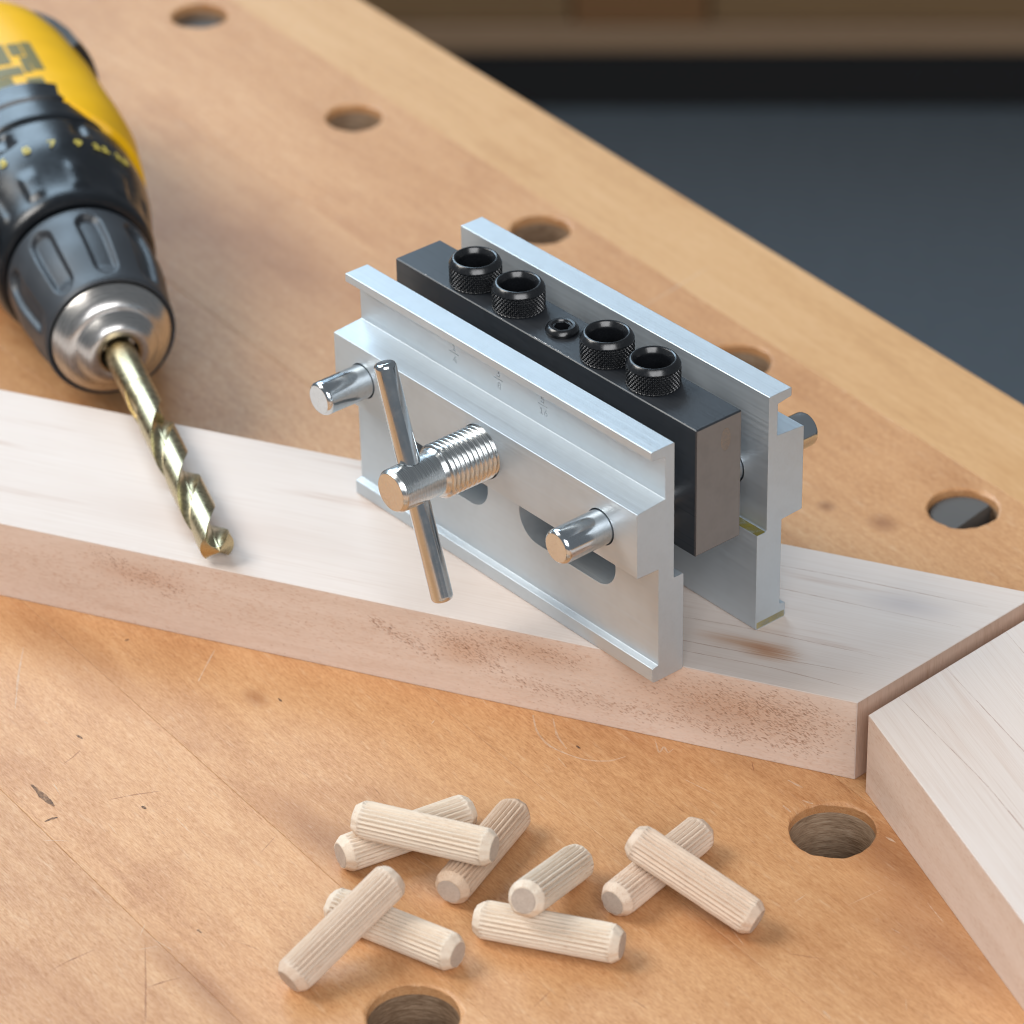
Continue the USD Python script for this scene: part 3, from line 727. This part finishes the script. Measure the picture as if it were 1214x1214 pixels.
sl = [(90, 14.35), (88.6, 14.4), (88.2, 14.75), (88.3, 15.1), (88.9, 15.35)] + [(z, 15.4 + 2.15 * sm(88, 108, z)) for z in np.linspace(89.6, 116.5, 60)] + [(118, 17.5), (119, 17.2), (119.3, 16.5), (119.3, 14.0), (95, 14.0)]
obj('chuck_sleeve', lathe(sl, 288, pockets, closed=True), sleeve_plastic, drill, smooth=35)
obj('chuck_core', lathe([(92.5, 13.8), (124, 13.8)], 64), dark_plastic, drill)


def grips(phi, z, r):
    d = np.degrees(phi)
    a = (d - 112.5) % 47.0
    a = np.minimum(a, 47 - a)
    n = np.exp(-(a / 5.0) ** 2) * sm(144.5, 147, z) * (1 - sm(151, 154, z))
    b = (d - 100) % 31
    b = np.minimum(b, 31 - b)
    return -1.3 * n + 0.55 * np.exp(-(b / 6.0) ** 4) * sm(123.5, 126.5, z) * (1 - sm(131, 136, z))


cl = [(122, 15), (120.6, 17.4), (120.8, 18.6), (121.6, 19.3), (123.0, 19.6)] + [(z, 19.7 + 3.9 * sm(122, 146, z)) for z in np.linspace(124, 152, 44)] + [(153, 23.5), (153.6, 23.0), (153.6, 20), (130, 15)]
obj('clutch_ring', lathe(cl, 240, grips, closed=True), dark_plastic, drill, smooth=35)


def sup(phi, w, hh, e=2.4):
    c, s = np.cos(phi), np.sin(phi)
    return (np.abs(c / w) ** e + np.abs(s / hh) ** e) ** (-1 / e)


WS = [(150, 24.7, 23.8), (165, 26.6, 23.4), (180, 25.9, 22.5), (200, 25.3, 22.0), (215, 23.4, 22.0), (225, 21.0, 20.8), (235, 17.8, 16.4), (245, 13.1, 10.1), (252, 7.8, 3.9), (253.5, 4, 2)]
ws = np.array(WS)


def body_r(s, phi, off=0.0):
    w = np.interp(s, ws[:, 0], ws[:, 1])
    hh = np.interp(s, ws[:, 0], ws[:, 2])
    e = np.interp(s, [150, 175, 240], [2.0, 2.5, 2.2])
    return sup(phi, w, hh, e) + off


def s_front(phi):
    d = np.abs(np.degrees(np.arctan2(np.sin(phi - np.radians(88)), np.cos(phi - np.radians(88)))))
    return np.interp(d, [0, 17, 26, 36, 50, 90, 180], [171.5, 170.5, 160.5, 155.8, 153.2, 151.5, 151.5])


def loft(s_of, n_s, n_phi, off, s_end):
    phi = np.linspace(0, 2 * np.pi, n_phi, endpoint=False)
    t = np.linspace(0, 1, n_s) ** 1.0
    rows = []
    s0 = s_of(phi)
    for k, tt in enumerate(t):
        s_ = s0 + (s_end - s0) * tt
        r_ = body_r(s_, phi, off if k else off - 1.6)
        rows.append(np.stack([r_ * np.cos(phi), r_ * np.sin(phi), s_ + (0 if k else 0.4)], -1))
    V = np.vstack(rows + [[[0, 0, rows[0][:, 2].mean()], [0, 0, rows[-1][:, 2].mean()]]])
    F = []
    n = n_phi
    idx = np.arange(n)
    nx = (idx + 1) % n
    for i in range(n_s - 1):
        a, b = i * n, (i + 1) * n
        F += [np.stack([a + idx, a + nx, b + nx], 1), np.stack([a + idx, b + nx, b + idx], 1)]
    F += [np.stack([nx, idx, np.full(n, n_s * n)], 1), np.stack([(n_s - 1) * n + idx, (n_s - 1) * n + nx, np.full(n, n_s * n + 1)], 1)]
    t_ = trimesh.Trimesh(V, np.vstack(F), process=False)
    if t_.volume < 0:
        t_.invert()
    return t_


obj('housing', loft(s_front, 60, 144, 0.0, 253.4), yellow, drill, smooth=40)
gc = [(154.2, 18), (154.2, 22.8), (155, 23.4)] + [(z, 23.6 + 0.4 * sm(155, 170, z)) for z in np.linspace(156, 162.5, 6)] + [(163.2, 23.2), (163.8, 23.2), (164.3, 24.1), (172, 24.0), (174, 22), (174, 15)]


def flat(phi, z, r):
    return np.minimum(0, np.interp(z, [150, 175], [24.0, 24.5]) - r) * 0


obj('gear_case', lathe(gc, 144, closed=True), dark_plastic, drill, smooth=35)


def patch(s0, s1, p0, p1, off, ns=8, npn=12, skew=0.0):
    s_ = np.linspace(s0, s1, ns)
    p_ = np.radians(np.linspace(p0, p1, npn))
    Sg, Pg = np.meshgrid(s_, p_, indexing='ij')
    Pg = Pg + skew * (Sg - s0)
    top = []
    for o in (off, off - 0.4):
        R = body_r(Sg, Pg, o)
        top.append(np.stack([R * np.cos(Pg), R * np.sin(Pg), Sg], -1).reshape(-1, 3))
    V = np.vstack(top)
    return trimesh.convex.convex_hull(V) if (p1 - p0) < 8 else grid_solid(V, ns, npn)


def grid_solid(V, a, b):
    F = []
    n = a * b
    g = lambda i, j: i * b + j
    for i in range(a - 1):
        for j in range(b - 1):
            F += [(g(i, j), g(i, j + 1), g(i + 1, j + 1)), (g(i, j), g(i + 1, j + 1), g(i + 1, j))]
            F += [(n + g(i, j), n + g(i + 1, j + 1), n + g(i, j + 1)), (n + g(i, j), n + g(i + 1, j), n + g(i + 1, j + 1))]
    rim = [g(0, j) for j in range(b)] + [g(i, b - 1) for i in range(1, a)] + [g(a - 1, j) for j in range(b - 2, -1, -1)] + [g(i, 0) for i in range(a - 2, 0, -1)]
    for k in range(len(rim)):
        p, q = rim[k], rim[(k + 1) % len(rim)]
        F += [(p, n + p, n + q), (p, n + q, q)]
    t_ = trimesh.Trimesh(V, F, process=True)
    t_.fix_normals()
    return t_


# dark lettering blocks on the label, out of focus in the photograph
for s0, s1, p0, p1, sk in ((181, 197.5, 104, 110.5, 0), (190, 197, 95, 103, 0), (180, 189, 98, 103, 0.002), (186, 197.5, 84, 93, 0), (179, 184, 78, 97, 0), (172.6, 176.4, 96, 106, 0), (172.4, 178.5, 76, 88, 0)):
    obj('label_print', patch(s0, s1, p0, p1, 0.14, skew=sk), print_olive, drill)
# clutch numbers
for k, (p_, txt) in enumerate(((28.5, '1'), (44, '2'), (59.8, '3'), (75.5, '5'), (91.1, '7'), (107.0, '9'), (121.5, '11'), (137, '13'))):
    tm = meshkit.text_mesh(txt, 2.7, 0.25, bold=True)
    b0 = tm.bounds.mean(0)
    tm.apply_translation((-b0[0], -b0[1], 0))
    a = math.radians(p_)
    rr = 19.7 + 3.9 * float(sm(122, 146, 141.0)) + 0.0
    nrm = np.array([math.cos(a), math.sin(a), 0])
    ydir = np.array([0, 0, 1.0])
    xdir = np.cross(ydir, nrm)
    M = np.eye(4)
    M[:3, 0], M[:3, 1], M[:3, 2], M[:3, 3] = xdir, ydir, nrm, nrm * rr + np.array([0, 0, 141.0])
    tm.apply_transform(M)
    obj('clutch_number', tm, print_yellow, drill, smooth=False)
# black rubber bumper along the top edge of the housing
obj('bumper', grid_solid(np.vstack([np.stack([body_r(sg, pg, o + 0.0) * np.cos(pg), body_r(sg, pg, o) * np.sin(pg), sg], -1).reshape(-1, 3) for o in (2.3, -0.5) for sg, pg in [np.meshgrid(np.linspace(206, 246, 10), np.radians(np.linspace(146, 205, 14)), indexing='ij')]]), 10, 14), rubber, drill, smooth=40)
# handle and battery, beyond the left edge of the photograph
hs = [manifold3d.Manifold.sphere(14, 32).scale((1, 1.0, 1.15)).translate((x, 0, 205 + 0.12 * x)) for x in (10, 45, 80)]
hd = manifold3d.Manifold.batch_hull(hs[:2]) + manifold3d.Manifold.batch_hull(hs[1:])
obj('handle', hd, rubber, drill)
obj('battery', chamfer_box(92, 132, -22, 22, 170, 255, 4), dark_plastic, drill)
obj('trigger', chamfer_box(28, 46, -6, 6, 183, 199, 3), dark_plastic, drill)
